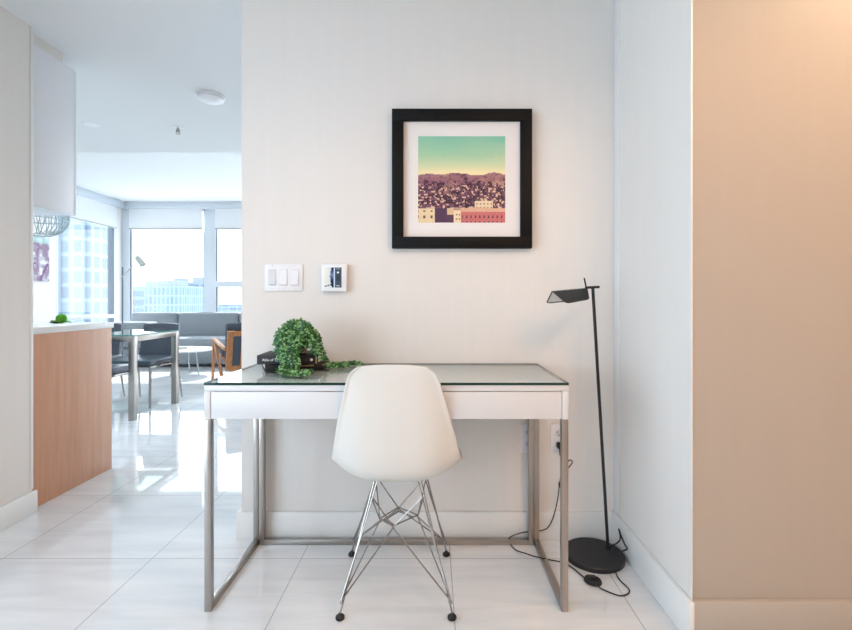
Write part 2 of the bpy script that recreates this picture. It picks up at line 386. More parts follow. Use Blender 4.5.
# ================================================================== DESK
DL, DR, DF, DB = -.762, .451, 1.532, 1.973
desk = thing('desk', ((DL+DR)/2, 1.75, 0), 'slim white writing desk with glass top and steel legs against the wall', 'desk')
t = .022
mb = MB()
mb.box(DL, DR, DF, 1.985, .736, .756, .001).box(DL, DL+.02, DF, 1.985, .642, .7358, .001).box(DR-.02, DR, DF, 1.985, .642, .7358, .001)
mb.box(DL+.02, DR-.02, 1.967, 1.985, .642, .7358).box(DL+.021, DR-.021, DF+.022, 1.966, .643, .649)
obj('desk_body', mb, M_white, desk)
obj('drawer', MB().box(DL+.0222, DR-.0222, DF+.001, DF+.019, .6435, .7338, .0008).box(DL+.05, DR-.05, DF+.019, 1.93, .652, .72), M_white, desk)
mb = MB().box(DL-.001, DR+.001, DF-.002, 2.0, .7562, .765)
g = obj('glass_top', mb, [M_dglass, M_gedge], desk, smooth=False)
for p in g.data.polygons:
    if abs(p.normal.z) < .5: p.material_index = 1
for x in (DL, DR-t):
    sx = x
    obj('leg', MB().box(sx, sx+t, DF, DF+t, 0, .6418, .0012), M_steel, desk)
    obj('leg', MB().box(sx, sx+t, DB-t, DB, 0, .6418, .0012), M_steel, desk)
    obj('side_rail', MB().box(sx, sx+t, DF+t+.0002, DB-t-.0002, 0, t, .0012), M_steel, desk)
for x in (DL+t+.001, DR-2*t-.001):
    obj('rear_post', MB().box(x, x+t, DB-t, DB, 0, .6418, .0012), M_steel, desk)
obj('rear_rail', MB().box(DL+2*t+.0012, DR-2*t-.0012, DB-t, DB, 0, t, .0012), M_steel, desk)

# ================================================================== CHAIR (moulded shell on a wire base)
ch = thing('shell_chair', (-.128, 1.68, 0), 'off-white moulded shell chair on a chrome wire base in front of the desk', 'chair')
CXc = -.128
prof = [(1.905,.418),(1.892,.437),(1.85,.446),(1.79,.437),(1.72,.424),(1.66,.414),(1.61,.412),(1.572,.421),(1.543,.446),(1.524,.485),(1.512,.54),(1.504,.60),(1.497,.66),(1.490,.72),(1.483,.78),(1.478,.818),(1.476,.832)]
wid = [.165,.197,.215,.225,.229,.229,.227,.2225,.216,.208,.199,.190,.178,.164,.151,.137,.108]
rim = [(1.895,.425),(1.875,.447),(1.84,.462),(1.78,.470),(1.72,.474),(1.67,.477),(1.63,.482),(1.60,.494),(1.582,.515),(1.566,.545),(1.552,.585),(1.538,.625),(1.524,.672),(1.512,.722),(1.500,.770),(1.490,.800),(1.482,.824)]
def resamp(a, n):
    pts = [Vector((*(v if isinstance(v, tuple) else (v, 0)), 0)) for v in a]
    P = [pts[0]*2-pts[1]]+pts+[pts[-1]*2-pts[-2]]; out = []
    for i in range(n+1):
        s = i/n*(len(pts)-1); k = min(int(s), len(pts)-2); q = s-k
        a_, b, c_, d = P[k:k+4]
        out.append(.5*((2*b)+(c_-a_)*q+(2*a_-5*b+4*c_-d)*q*q+(3*b-a_-3*c_+d)*q**3))
    return out
NV, NU = 64, 40
pr = resamp(prof, NV); wd = resamp(wid, NV); rm = resamp(rim, NV)
vs = []
for i in range(NV+1):
    for j in range(NU+1):
        u = math.sin(PI/2*(-1+2*j/NU)*.999)*.4+(-1+2*j/NU)*.6; au = abs(u); f = au**3
        curl = max(0, (au-.93)/.07)
        v = i/NV; back = min(1, max(0, (v-.40)/.12))
        x = (-.125-.007*max(0, (v-.45)/.55))+wd[i].x*u+math.copysign(.002*curl, u)
        y = pr[i].x*(1-f)+rm[i].x*f-.006*curl*back
        z = pr[i].y*(1-f)+rm[i].y*f-.003*curl*(1-back)
        vs.append(Vector((x, y, z)))
fs = [(i*(NU+1)+j, i*(NU+1)+j+1, (i+1)*(NU+1)+j+1, (i+1)*(NU+1)+j) for i in range(NV) for j in range(NU)]
mb = MB().mesh(vs, fs)
sh = obj('shell', mb, M_shell, ch)
md = sh.modifiers.new('thickness', 'SOLIDIFY'); md.thickness = .005; md.offset = 0
# wire base
def wire(mb, pts, r=.0030): mb.tube(pts, r, 8)
feet = {'nl': Vector((-.303, 1.50, .018)), 'nr': Vector((.062, 1.50, .018)), 'fl': Vector((-.330, 1.872, .018)), 'fr': Vector((.054, 1.872, .018))}
tops = {'nl': Vector((-.203, 1.610, .414)), 'nr': Vector((-.044, 1.610, .414)), 'fl': Vector((-.205, 1.755, .418)), 'fr': Vector((-.036, 1.745, .418))}
ctr = Vector((-.124, 1.682, .245))
sq = {'l': ctr+Vector((-.068, -.016, 0)), 'n': ctr+Vector((-.016, -.070, 0)), 'r': ctr+Vector((.068, .012, 0)), 'f': ctr+Vector((-.008, .076, 0))}
mb = MB()
for k in feet:
    wire(mb, [tops[k], feet[k]], .0033)
    wire(mb, [tops[k]+Vector((.010 if k[1] == 'l' else -.010, 0, 0)), tops[k].lerp(feet[k], .35)+Vector((.006 if k[1] == 'l' else -.006, 0, 0)), feet[k]+Vector((0,0,.03))], .0026)
obj('leg_rods', mb, M_chrome, ch)
adj = {'nl': 'ln', 'nr': 'nr', 'fl': 'lf', 'fr': 'fr'}
mb = MB()
for k in feet:
    P = tops[k].lerp(feet[k], .13)
    for s in adj[k]:
        q = sq[s]
        wire(mb, smoothpath([P, q+(P-q)*.08, q+Vector((0,0,-.003)), q+(feet[k]-q)*.08, feet[k]+Vector((0,0,.035))], 3), .0026)
obj('brace_rods', mb, M_chrome, ch)
mb = MB(); o_ = ['l', 'n', 'r', 'f']
for a, b in zip(o_, o_[1:]+o_[:1]):
    wire(mb, [sq[a]+Vector((0,0,.003)), sq[b]+Vector((0,0,.003))], .0028)
    wire(mb, [sq[a].lerp(ctr, .26)+Vector((0,0,-.003)), sq[b].lerp(ctr, .26)+Vector((0,0,-.003))], .0028)
obj('centre_frame', mb, M_chrome, ch)
mb = MB()
for a, b in (('nl','nr'), ('nr','fr'), ('fr','fl'), ('fl','nl')): 
    wire(mb, [tops[a]+Vector((0,0,.002)), tops[b]+Vector((0,0,.002))], .004)
obj('seat_mount', mb, M_chrome, ch)
for k in feet:
    f = feet[k]
    obj('foot', MB().lathe([(.013,0),(.0150,.003),(.0145,.009),(.009,.013),(.005,.019)], (f.x, f.y, .0005), 20), M_rubber, ch)

# ================================================================== PICTURE
px0, px1, pz0, pz1, py = -.1765, .4255, 1.263, 1.861, 2.006
fw = .049
pic = thing('framed_picture', ((px0+px1)/2, 2.0, pz0), 'square black framed city photograph hanging on the wall above the desk', 'picture')
mb = MB()
mb.box(px0, px1, py-.034, py-.001, pz1-fw, pz1, .0012).box(px0, px1, py-.034, py-.001, pz0, pz0+fw, .0012)
mb.box(px0, px0+fw, py-.034, py-.001, pz0+fw, pz1-fw, .0012).box(px1-fw, px1, py-.034, py-.001, pz0+fw, pz1-fw, .0012)
obj('frame', mb, M_frameblk, pic)
obj('mat_board', MB().box(px0+fw, px1-fw, py-.014, py-.010, pz0+fw, pz1-fw), M_mat, pic)
ix0, ix1, iz0, iz1 = px0+.112, px1-.113, pz0+.112, pz1-.112
def hsh(a, b, s=0):
    v = math.sin(a*127.1+b*311.7+s*74.7)*43758.5453; return v-math.floor(v)
def vn(x, y, s=0):
    i, j = math.floor(x), math.floor(y); f, g = x-i, y-j; f = f*f*(3-2*f); g = g*g*(3-2*g)
    return (hsh(i,j,s)*(1-f)+hsh(i+1,j,s)*f)*(1-g)+(hsh(i,j+1,s)*(1-f)+hsh(i+1,j+1,s)*f)*g
def mixc(a, b, t): t = max(0, min(1, t)); return tuple(a[k]*(1-t)+b[k]*t for k in range(3))
def print_col(u, v):          # u to the right, v downward, 0..1
    ridge = .45-.022*math.exp(-((u-.12)/.09)**2)-.03*math.exp(-((u-.42)/.16)**2)-.035*math.exp(-((u-.87)/.10)**2)+.008*vn(u*30, 1)
    gr = hsh(int(u*150), int(v*150), 11)-.5
    if v < ridge:
        c = mixc((.44,.74,.66), (.60,.78,.64), v/.22) if v < .22 else mixc((.60,.78,.64), (.93,.87,.68), (v-.22)/.20)
        c = mixc(c, (.80,.82,.66), .55*max(0, vn(u*3+2, v*7)-.4)+(.5*max(0, u-.66) if v > .08 else 0))
        return tuple(max(0, k+gr*.02) for k in c)
    t = (v-ridge)/.5
    c = mixc((.62,.43,.46), (.44,.27,.36), t*2.4)
    n = .55*vn(u*22, v*34)+.45*vn(u*55, v*70, 3); big = vn(u*6+v*5, v*14-u*4, 8)
    c = mixc(c, (.22,.10,.20), max(0, (n-.46)*3.6)*(.35+.9*min(1, t*3)))
    c = mixc(c, (.80,.62,.52), max(0, (big-.62)*2.2)*(.9 if t < .5 else .3))
    if u > .72 and v < .60: c = mixc(c, (.80,.60,.50), .45*vn(u*12, v*30, 4))
    if v > .56 and hsh(int(u*46), int(v*60), 5) > .72 and n < .6: c = (.84,.70,.60)
    if v > .52 and hsh(int(u*60), int(v*46), 6) > .80: c = (.20,.09,.18)
    if .65 < u < .86 and .735 < v < .87:
        c = (.88,.80,.66) if v > .75 or .73 < u < .80 else c
        if (u*24) % 1 < .35 and (v*22) % 1 < .5: c = (.55,.45,.46)
    top = .83+.02*(hsh(int(u*11), 3)-.5)
    if v > top:
        if u < .19: c = (.88,.80,.64) if v > .845 else (.80,.70,.60)
        elif u < .33: c = (.30,.17,.30)
        elif u < .41: c = (.82,.72,.58) if v < .91 else (.32,.18,.30)
        elif u < .49: c = (.90,.82,.68) if v > .86 else (.70,.56,.50)
        else: c = (.76,.42,.42) if v > .875 else (.84,.66,.56)
        if u > .51 and v > .89 and (u*20) % 1 < .38 and ((v*15+.2) % 1) < .42: c = (.38,.17,.26)
        if u < .19 and v > .86 and (u*13+.2) % 1 < .32 and (v*12) % 1 < .45: c = (.42,.28,.32)
        if .42 < u < .48 and v > .9 and (v*20) % 1 < .4 and (u*30) % 1 < .5: c = (.5,.36,.38)
    return tuple(max(0, k+gr*.05) for k in c)
def printed(name, n, x0, x1, z0, z1, y, colf, m, parent, m_n=None, plane='Y'):
    m_n = m_n or n; bm = bmesh.new(); L = bm.loops.layers.float_color.new('ink'); g = []
    for j in range(m_n+1):
        row = []
        for i in range(n+1):
            a = x0+(x1-x0)*i/n; z = z1-(z1-z0)*j/m_n
            row.append(bm.verts.new((a, y, z) if plane == 'Y' else (y, a, z)))
        g.append(row)
    for j in range(m_n):
        for i in range(n):
            f = bm.faces.new((g[j][i], g[j+1][i], g[j+1][i+1], g[j][i+1])); c = lin(colf((i+.5)/n, (j+.5)/m_n))
            for l in f.loops: l[L] = (*c, 1)
    return obj(name, bm, m, parent, smooth=False)
printed('print', 120, ix0, ix1, iz0, iz1, py-.0145, print_col, vcol_mat('printed_photo_paper', .5), pic)

# ================================================================== WALL CONTROLS
def on_wall(x, y): return at(x, y, 2.0)
a, b = on_wall(264.5, 291), on_wall(302.5, 264)
sw = thing('light_switch_plate', ((a.x+b.x)/2, 2.003, a.z), 'white triple rocker light switch plate left of the thermostat', 'light switch')
obj('switch_plate', MB().box(a.x, b.x, 2.000, 2.0055, a.z, b.z, .0015), M_plastic, sw)
for k in range(3):
    cx = a.x+(b.x-a.x)*(.2+.3*k); cz = (a.z+b.z)/2
    obj('rocker_surround', MB().box(cx-.0175, cx+.0175, 1.9988, 2.0002, cz-.035, cz+.035, .0005), M_plas2, sw)
    r = MB().mesh([(cx-.0155,1.9985,cz-.032),(cx+.0155,1.9985,cz-.032),(cx+.0155,1.9985,cz+.032),(cx-.0155,1.9985,cz+.032),
                   (cx-.0155,1.9935,cz-.031),(cx+.0155,1.9935,cz-.031),(cx+.0155,1.9965,cz),(cx-.0155,1.9965,cz),(cx+.0155,1.9982,cz+.031),(cx-.0155,1.9982,cz+.031)],
                  [(4,5,6,7),(7,6,8,9),(0,1,5,4),(9,8,2,3),(0,4,7,9,3),(1,2,8,6,5)])
    obj('rocker', r, M_plastic if k else M_plas2, sw)
for k in range(3):
    cx = a.x+(b.x-a.x)*(.2+.3*k)
    for zz in (a.z+.008, b.z-.008): obj('screw', MB().lathe([(.0028,0),(.0028,.001)], (cx, 2.0001, zz), 10, axis=(0,-1,0)), M_plas2, sw)
a, b = on_wall(321, 291.5), on_wall(346.3, 264.5)
th = thing('thermostat', ((a.x+b.x)/2, 2.003, a.z), 'square white thermostat with a small dark screen on the wall', 'thermostat')
yt = 1.978
a.x, b.x = a.x*.985, b.x*.985
obj('thermostat_body', MB().box(a.x, b.x, yt, 2.0055, a.z, b.z, .003), M_plastic, th)
def scr(u, v):
    if u < .60:
        edge = .42-.10*math.sin(v*PI) if v < .5 else .42-.08*math.sin((1-v)*PI)
        if .55 < u: return (.75,.82,.90)
        if u > edge: return mixc((.12,.15,.24), (.42,.52,.70), 1-abs(v-.38)*3.2) if v > .12 else (.15,.18,.24)
        if v > .82 and abs((1-v)-.05-.25*u) < .03: return (.35,.45,.5)
        return mixc((.94,.92,.84), (.80,.87,.92), u/.4)
    c = (.25,.31,.38)
    if .22 < v < .30 and .74 < u < .84: return (.9,.93,.95)
    if .38 < v < .66 and .70 < u < .90 and (v*13) % 1 < .5: return (.12,.17,.22)
    if .78 < v < .80: return (.6,.66,.72)
    if .88 < v < .92 and .70 < u < .9: return (.75,.8,.85)
    if v < .1 and .7 < u < .92: return (.45,.5,.56)
    return c
w_, h_ = b.x-a.x, b.z-a.z
printed('screen', 26, a.x+w_*.12, b.x-w_*.20, a.z+h_*.14, b.z-h_*.12, yt-.0006, scr, vcol_mat('thermostat_screen', .15), th, 28)

# wall outlets
def outlet(x0, x1, y0, y1, label):
    a, b = on_wall(x0, y1), on_wall(x1, y0)
    t = thing('wall_outlet', ((a.x+b.x)/2, 2.003, a.z), label, 'outlet')
    obj('cover_plate', MB().box(a.x, b.x, 2.0005, 2.0055, a.z, b.z, .0012), M_plastic, t)
    cx = (a.x+b.x)/2
    for cz in (a.z+(b.z-a.z)*.3, a.z+(b.z-a.z)*.7):
        s = obj('socket', MB().lathe([(.0165,0),(.0165,.0015)], (cx, 2.0004, cz), 24, axis=(0,-1,0)), M_plas2, t)
        obj('socket_slots', MB().box(cx-.008, cx-.006, 1.9982, 1.9988, cz-.001, cz+.008).box(cx+.006, cx+.008, 1.9982, 1.9988, cz-.001, cz+.008).lathe([(.0025,0),(.0025,.0006)], (cx, 1.9988, cz-.008), 10, axis=(0,-1,0)), M_rubber, s)
    return cx, a.z, b.z
outlet(520.5, 537, 424.5, 453, 'white wall outlet plate half hidden behind the rear desk leg, nothing plugged in')
ocx, oz0, oz1 = outlet(551, 567, 424.5, 453, 'white wall outlet behind the front right desk leg with a black plug in it')

# ================================================================== FLOOR LAMP
fl = thing('floor_lamp', (.660, 1.862, 0), 'black reading floor lamp with folded shade standing in the right corner', 'floor lamp')
bc = Vector((.650, 1.860, 0)); br = .1185
obj('lamp_base', MB().lathe([(br-.003,0),(br,.003),(br,.017),(br-.004,.021)], (bc.x, bc.y, .0005), 64), M_black, fl)
pb = Vector((.7175, 1.885, .021)); pt = at(592.8, 288, 1.85)
obj('pole', MB().tube([pb, pt], .0062, 16).lathe([(.012,0),(.010,.012)], (pb.x, pb.y, .021), 20), M_black, fl)
R0 = at(552, 291.2, 1.76); R1 = at(587.5, 288, 1.848)
F0 = at(566.5, 303.5, 1.705); F1 = at(589.6, 299.3, 1.80)
B0 = at(545.8, 303.8, 1.80); B1 = B0+(R1-R0)*1.0
n_in = Vector((0,0,-.0012))
mb = MB()
def leaf_plate(mb, a, b, c, d, cor):
    # plate with rounded lower corners: a,b ridge; c,d lower edge (c under b)
    q = [a, b, b.lerp(c, 1-cor), c.lerp(b, cor*.35).lerp(d, .04), c.lerp(d, cor), d.lerp(c, cor), d.lerp(a, cor*.35).lerp(c, .04), a.lerp(d, 1-cor)]
    n = (b-a).cross(d-a).normalized()*.0012
    k = len(q); mb.mesh(q+[p+n for p in q], [tuple(range(k))[::-1], tuple(range(k, 2*k))]+[(i, (i+1) % k, k+(i+1) % k, k+i) for i in range(k)])
leaf_plate(mb, R0, R1, F1, F0, .12); leaf_plate(mb, R0, R1, B1, B0, .12)
lsh = obj('lamp_shade', mb, M_black, fl, smooth=False)
mb = MB()
M_whin = mat('white_lamp_inside', (.86,.86,.85), .4, noise=.01)
nF = (R1-R0).cross(F0-R0).normalized(); nF = nF if nF.z < 0 else -nF
nB = (R1-R0).cross(B0-R0).normalized(); nB = nB if nB.z < 0 else -nB
for (lo0, lo1, nn) in ((F0, F1, nF), (B0, B1, nB)):
    q = [R0.lerp(R1,.02), R1.lerp(R0,.02), lo1.lerp(R1,.1).lerp(R0,.02), lo0.lerp(R0,.1).lerp(R1,.02)]
    mb.slab([p+nn*.0018 for p in q], .0004)
obj('shade_lining', mb, M_whin, lsh, smooth=False)
ax = (R1-R0).normalized(); j0 = R1+Vector((0,0,.002))-ax*.01; j1 = at(599, 287, 1.862)
obj('shade_arm', MB().tube([j0, j1], .0052, 12), M_black, fl)
hb = at(586.8, 290, 1.846); ht = at(584.2, 278, 1.84)
obj('handle', MB().tube([hb, ht], .0030, 10), M_black, fl)

# power cord: from the base past a foot switch and up to the outlet
cz = .004
pl = Vector((ocx, 1.975, oz0+(oz1-oz0)*.3))
path = [onz(614,568,.006), onz(619,579,cz), onz(628.6,588.5,cz), onz(628,593.5,cz), onz(619,595.5,cz), onz(603,589.4,cz), onz(598,586,.008), onz(593,583,.010), onz(587,579.5,.008), onz(583.6,577,cz), onz(571,566.6,cz),
        onz(561,562,cz), onz(548,559.5,.018), onz(541,557.8,.026), onz(533,556,.028), onz(526,553.5,.016), onz(516,550,cz), onz(509.5,542.5,.006), at(510.5,537,1.955), at(522.5,532.5,1.965), at(535,531.5,1.97), at(546.6,528.5,1.975), at(553,518,1.98), at(557.5,500,1.985),
        at(559.5,484,1.985), at(562,474,1.98), at(568,468,1.97), at(572.3,462.5,1.965), at(570,460,1.965), at(565,463,1.965), at(560.8,458,1.965), at(559.5,449,1.966), pl+Vector((0,-.006,-.012))]
cd = thing('power_cord', tuple(onz(593,583,0)), 'thin black power cord looping from the lamp base under the desk to the outlet', 'cord')
obj('cable', MB().tube(smoothpath(path, 6), .0024, 8), M_rubber, cd)
s0 = onz(592.8, 583, 0)
mb = MB().lathe([(.020,0),(.0235,.004),(.024,.010),(.021,.017),(.012,.020)], (0,0,.0005), 28)
for v in mb.bm.verts: v.co = Vector((s0.x+v.co.x*1.35, s0.y+v.co.y*1.05, v.co.z))
mb.rot(-.55, s0)
obj('foot_switch', mb, M_rubber, cd)
obj('switch_button', MB().lathe([(.010,0),(.010,.003),(.008,.005)], (s0.x+.003, s0.y, .0208), 18), M_black, cd)
obj('plug', MB().box(pl.x-.013, pl.x+.013, pl.y-.004, 1.998, pl.z-.012, pl.z+.012, .004), M_rubber, cd)
q0 = at(559.5, 484, 1.985)
obj('strain_relief', MB().tube([q0+Vector((-.001,0,-.014)), q0+Vector((0,0,.006))], .0045, 10, rr=[.003,.005]), M_rubber, cd)
lp = [Vector((.735, 1.90, .022)), at(620,540,1.875), at(618.8,529,1.872), at(621.5,537,1.86), at(625,545,1.83), at(627,549,1.81), at(621,552,1.80), Vector((.715, 1.80, .024))]
obj('cord_loop', MB().tube(smoothpath(lp, 5), .0030, 8), M_rubber, fl)

# ================================================================== BOOKS AND PLANT
def book(corner, L, D, z0, z1, ang, label, title=None, tsize=.014, extra=None):
    c = Vector((corner[0], corner[1], z0)); t = thing('book', c, label, 'book', 'black books under the plant on the desk')
    R = Matrix.Rotation(ang, 3, 'Z'); h = z1-z0
    def place(mb):
        for v in mb.bm.verts: v.co = c+R@v.co
        return mb
    cv = MB().box(0, L, 0, D, 0, .003, .0008).box(0, L, 0, D, h-.003, h, .0008).box(0, L, -.001, .004, .0005, h-.0005, .0015)
    obj('cover', place(cv), M_cover, t)
    obj('pages', place(MB().box(.004, L-.004, .004, D-.004, .003, h-.003)), M_pages, t)
    rt = R@Matrix.Rotation(PI/2, 3, 'X')
    if title: text_mesh(title, tsize, c+R@Vector((.020, -.0012, h*.36)), rt, 'spine_title', M_ink, t)
    if extra == 'top':
        obj('spine_emblem', place(MB().lathe([(.0055,0),(.0055,.0006)], (L-.025, -.001, h*.48), 12, axis=(0,-1,0))), M_ink, t)
        obj('spine_band', place(MB().box(L-.010, L-.004, -.0016, .0, .002, h-.002)), M_tan, t)
    if extra == 'low':
        obj('spine_emblem', place(MB().lathe([(.0045,0),(.0045,.0006)], (L-.022, -.001, h*.5), 12, axis=(0,-1,0))), M_tan, t)
        obj('spine_band', place(MB().box(.10, L-.06, -.0016, .0, h*.40, h*.62)), M_tan, t)
    return t
book((-.643, 1.760), .243, .165, .7655, .7935, .42, 'lower black book lying turned on the glass desk top under another book', extra='low')
book((-.674, 1.760), .232, .165, .7942, .828, .05, 'upper black book with white spine lettering lying on the other book', 'Atlas of Tren', .0135, 'top')

pc = Vector((-.535, 1.835, .8285))
plant = thing('trailing_succulent', pc, 'trailing green succulent in a small pot spilling over the two black books', 'plant')
obj('pot', MB().lathe([(.026,0),(.031,.004),(.037,.052),(.034,.052),(.031,.044)], (pc.x, pc.y, pc.z), 32), M_pot, plant)
obj('soil', MB().lathe([(.030,0),(.031,.003)], (pc.x, pc.y, pc.z+.040), 20), mat('potting_soil', (.25,.19,.14), .9, noise=.3, nscale=200), plant)
def strand(pts, mt, step=.0092, ln=.0150, wd_=.0046):
    pts = smoothpath(pts, 8); mb = MB(); mb.tube(pts, .0013, 5)
    dist = 0; acc = 0; ang = random.random()*6
    for i in range(len(pts)-1):
        seg = pts[i+1]-pts[i]; L = seg.length
        if L < 1e-6: continue
        d = seg/L; u = d.cross(Vector((0,0,1)) if abs(d.z) < .9 else Vector((1,0,0))).normalized(); w = d.cross(u)
        while acc < L:
            p = pts[i]+d*acc
            for k in range(3):
                ang += 2.399; o = u*math.cos(ang)+w*math.sin(ang)
                dr = (o*.8+d*.55+Vector((0,0,.18))).normalized(); l = ln*random.uniform(.75,1.2); q = wd_*random.uniform(.8,1.15)
                s1 = dr.cross(d+Vector((.01,0,0))).normalized(); s2 = dr.cross(s1)
                a = p+o*.001; m1 = p+dr*l*.38; m2 = p+dr*l*.78; t_ = p+dr*l
                vs = [a]+[m1+(s1*math.cos(h)+s2*math.sin(h))*q for h in (0,PI/2,PI,1.5*PI)]+[m2+(s1*math.cos(h)+s2*math.sin(h))*q*.8 for h in (0,PI/2,PI,1.5*PI)]+[t_]
                lo = min(v.z for v in vs)
                if lo < .7665: 
                    for v in vs: v.z += .7665-lo
                mb.mesh(vs, [(0,2,1),(0,3,2),(0,4,3),(0,1,4),(1,2,6,5),(2,3,7,6),(3,4,8,7),(4,1,5,8),(5,6,9),(6,7,9),(7,8,9),(8,5,9)], mi=int(random.random() < .42))
            acc += step
        acc -= L
    return obj('strand', mb, [mt, M_leafl], plant, smooth=False)
top = pc+Vector((0,0,.055))
ZB = .828
def P3(x, y, Y): return at(x, y, Y)
# hanging strands: end point in the photo and depth
ends = [  # crown pixel (outermost bend) , end pixel, end depth
 ((281,332),(276,352),1.80), ((279,338),(279,360),1.742), ((286,328),(284,371),1.736), ((288,333),(289,373),1.728), ((292,336),(294,374),1.722),
 ((297,338),(297,372),1.718), ((299,334),(302,349),1.76), ((303,330),(308,348),1.775), ((294,326),(290,368),1.738), ((291,338),(297,362),1.735),
 ((284,334),(282,366),1.742), ((277,336),(275,346),1.79), ((309,334),(313,352),1.745), ((313,338),(317,354),1.75), ((316,342),(320,358),1.77),
 ((309,326),(312,345),1.74), ((302,324),(299,350),1.74), ((297,322),(293,352),1.745), ((287,326),(286,350),1.75), ((283,330),(279,350),1.76),
 ((313,333),(318,352),1.79), ((315,340),(321,352),1.86), ((314,340),(322,360),1.83), ((305,322),(314,333),1.80), ((290,322),(281,331),1.80),
 ((279,330),(275,337),1.83), ((300,320),(306,326),1.86), ((294,320),(288,325),1.86), ((286,324),(280,332),1.87), ((310,326),(317,340),1.87),
 ((296,336),(299,366),1.718), ((288,340),(292,373),1.716), ((283,342),(287,373),1.726), ((301,334),(297,374),1.712), ((306,322),(309,330),1.83), ((298,320),(298,328),1.80), ((284,327),(277,340),1.78), ((291,324),(287,342),1.755), ((306,328),(305,346),1.745)]
for i, (cr, en, Y) in enumerate(ends):
    E_ = P3(en[0], en[1], Y); C_ = P3(cr[0]+random.uniform(-1,1), cr[1]-1.5, (Y*.75+pc.y*.25))
    if E_.z < .775: E_.z = .773
    s = top+Vector((random.uniform(-.028,.028), random.uniform(-.028,.028), -.010))
    mid0 = s.lerp(C_, .55); mid0.z = s.z*.3+C_.z*.7; C_.z -= .008
    M2 = C_.lerp(E_, .5); 
    if E_.z < .82:
        d = (E_-Vector((pc.x, E_.y, E_.z))); M2.y = min(C_.y, Y)-.004
    strand([s, mid0, C_, M2, E_], M_leafb if i % 3 == 1 else M_leafg)
# tails lying on the glass
strand([top+Vector((.01,0,-.01)), P3(316,333,1.86), P3(321,348,1.885), P3(326,360,1.90), onz(333,364.5,.775), onz(345,363.6,.775), onz(356,363.4,.775), onz(361,364,.775)], M_leafg, .0065)
strand([top+Vector((.01,.01,-.01)), P3(313,330,1.88), P3(318,345,1.90), P3(323,358,1.905), onz(329,366.5,.775), onz(338,366,.775), onz(349,365.5,.775)], M_leafg, .0065)
for (a_, b_, c_) in (((284,372),(296,373.5),(311,372.5)), ((280,371),(290,374),(306,374)), ((290,371),(300,372.5),(309,373.5)), ((277,370),(282,372),(292,373.5))):
    strand([onz(a_[0],a_[1],.780), onz(b_[0],b_[1],.775), onz(c_[0],c_[1],.775)], M_leafg, .0065)
strand([top, P3(290,332,1.76), P3(285,345,1.745), P3(283,362,1.735), onz(292,373,.775), onz(308,374,.775)], M_leafg)

# ================================================================== LIVING / DINING ROOM
# dining table
tb = thing('dining_table', (-3.64, 4.31, 0), 'glass topped dining table with square brushed steel legs behind the wooden cabinet', 'table')
TX0, TX1, TY0, TY1 = -4.75, -2.575, 3.96, 4.66
for x in (TX0, TX1-.05):
    for y in (TY0, TY1-.05):
        obj('leg', MB().box(x, x+.05, y, y+.05, 0, .728, .002), M_steel, tb)
mb = MB()
for y in (TY0, TY1-.05): mb.box(TX0+.05, TX1-.05, y, y+.05, .68, .728, .002)
for x in (TX0, TX1-.05): mb.box(x, x+.05, TY0+.05, TY1-.05, .68, .728, .002)
obj('table_frame', mb, M_steel, tb)
g = obj('table_top', MB().box(TX0-.01, TX1+.01, TY0-.01, TY1+.01, .7285, .7405), [M_tglass, M_tedge], tb, smooth=False)
for p in g.data.polygons:
    if abs(p.normal.z) < .5: p.material_index = 1
def dining_chair(label):
    t = thing('dining_chair', (0,0,0), label, 'chair', 'leather dining chairs around the glass table')
    s = MB().box(-.225, .225, -.27, .25, .405, .46, .018, 3)
    obj('seat', s, M_leather, t)
    obj('seat_frame', MB().box(-.222, .222, -.265, .245, .385, .404, .003), M_chrome, t)
    mb = MB(); n = 8; vs = []; W = .20
    for i in range(n+1):
        z = .43+.36*i/n
        for k in range(9):
            u = -1+k/4; yb = -.235-.07*(i/n)-.035*(1-u*u)
            vs.append((W*u*(1-.06*(i/n)), yb, z-.012*(u*u if i == n else 0)))
    m = len(vs); vs2 = vs+[(x, y-.028, z) for x, y, z in vs]; fs = []
    for i in range(n):
        for k in range(8):
            a = i*9+k; fs += [(a, a+1, a+10, a+9), (m+a, m+a+9, m+a+10, m+a+1)]
    for k in range(8): fs += [(k, m+k, m+k+1, k+1), (n*9+k, n*9+k+1, m+n*9+k+1, m+n*9+k)]
    for i in range(n): fs += [(i*9, (i+1)*9, m+(i+1)*9, m+i*9), (i*9+8, m+i*9+8, m+(i+1)*9+8, (i+1)*9+8)]
    obj('backrest', MB().mesh(vs2, fs), M_leather, t)
    for sx in (-1, 1):
        obj('leg', MB().beam((sx*.205, .225, .385), (sx*.21, .235, 0), .022, .022, .002), M_chrome, t)
        obj('leg', MB().tube([(sx*.205, -.24, .385), (sx*.225, -.30, 0)], .011, 10, rr=[.012,.007]), M_chrome, t)
    return t
dc = dining_chair('dark dining chair on the far side of the glass table, its steel leg in view')
dc.location = (-2.92, 4.64, 0); dc.rotation_euler = (0,0,PI)
dup(dc, (-3.55, 4.66, 0), PI, 'dark dining chair beyond the glass table, mostly hidden behind the wooden cabinet')
dup(dc, (-2.925, 3.95, 0), 0, 'dark dining chair on the near side of the glass table, beside the wooden cabinet')

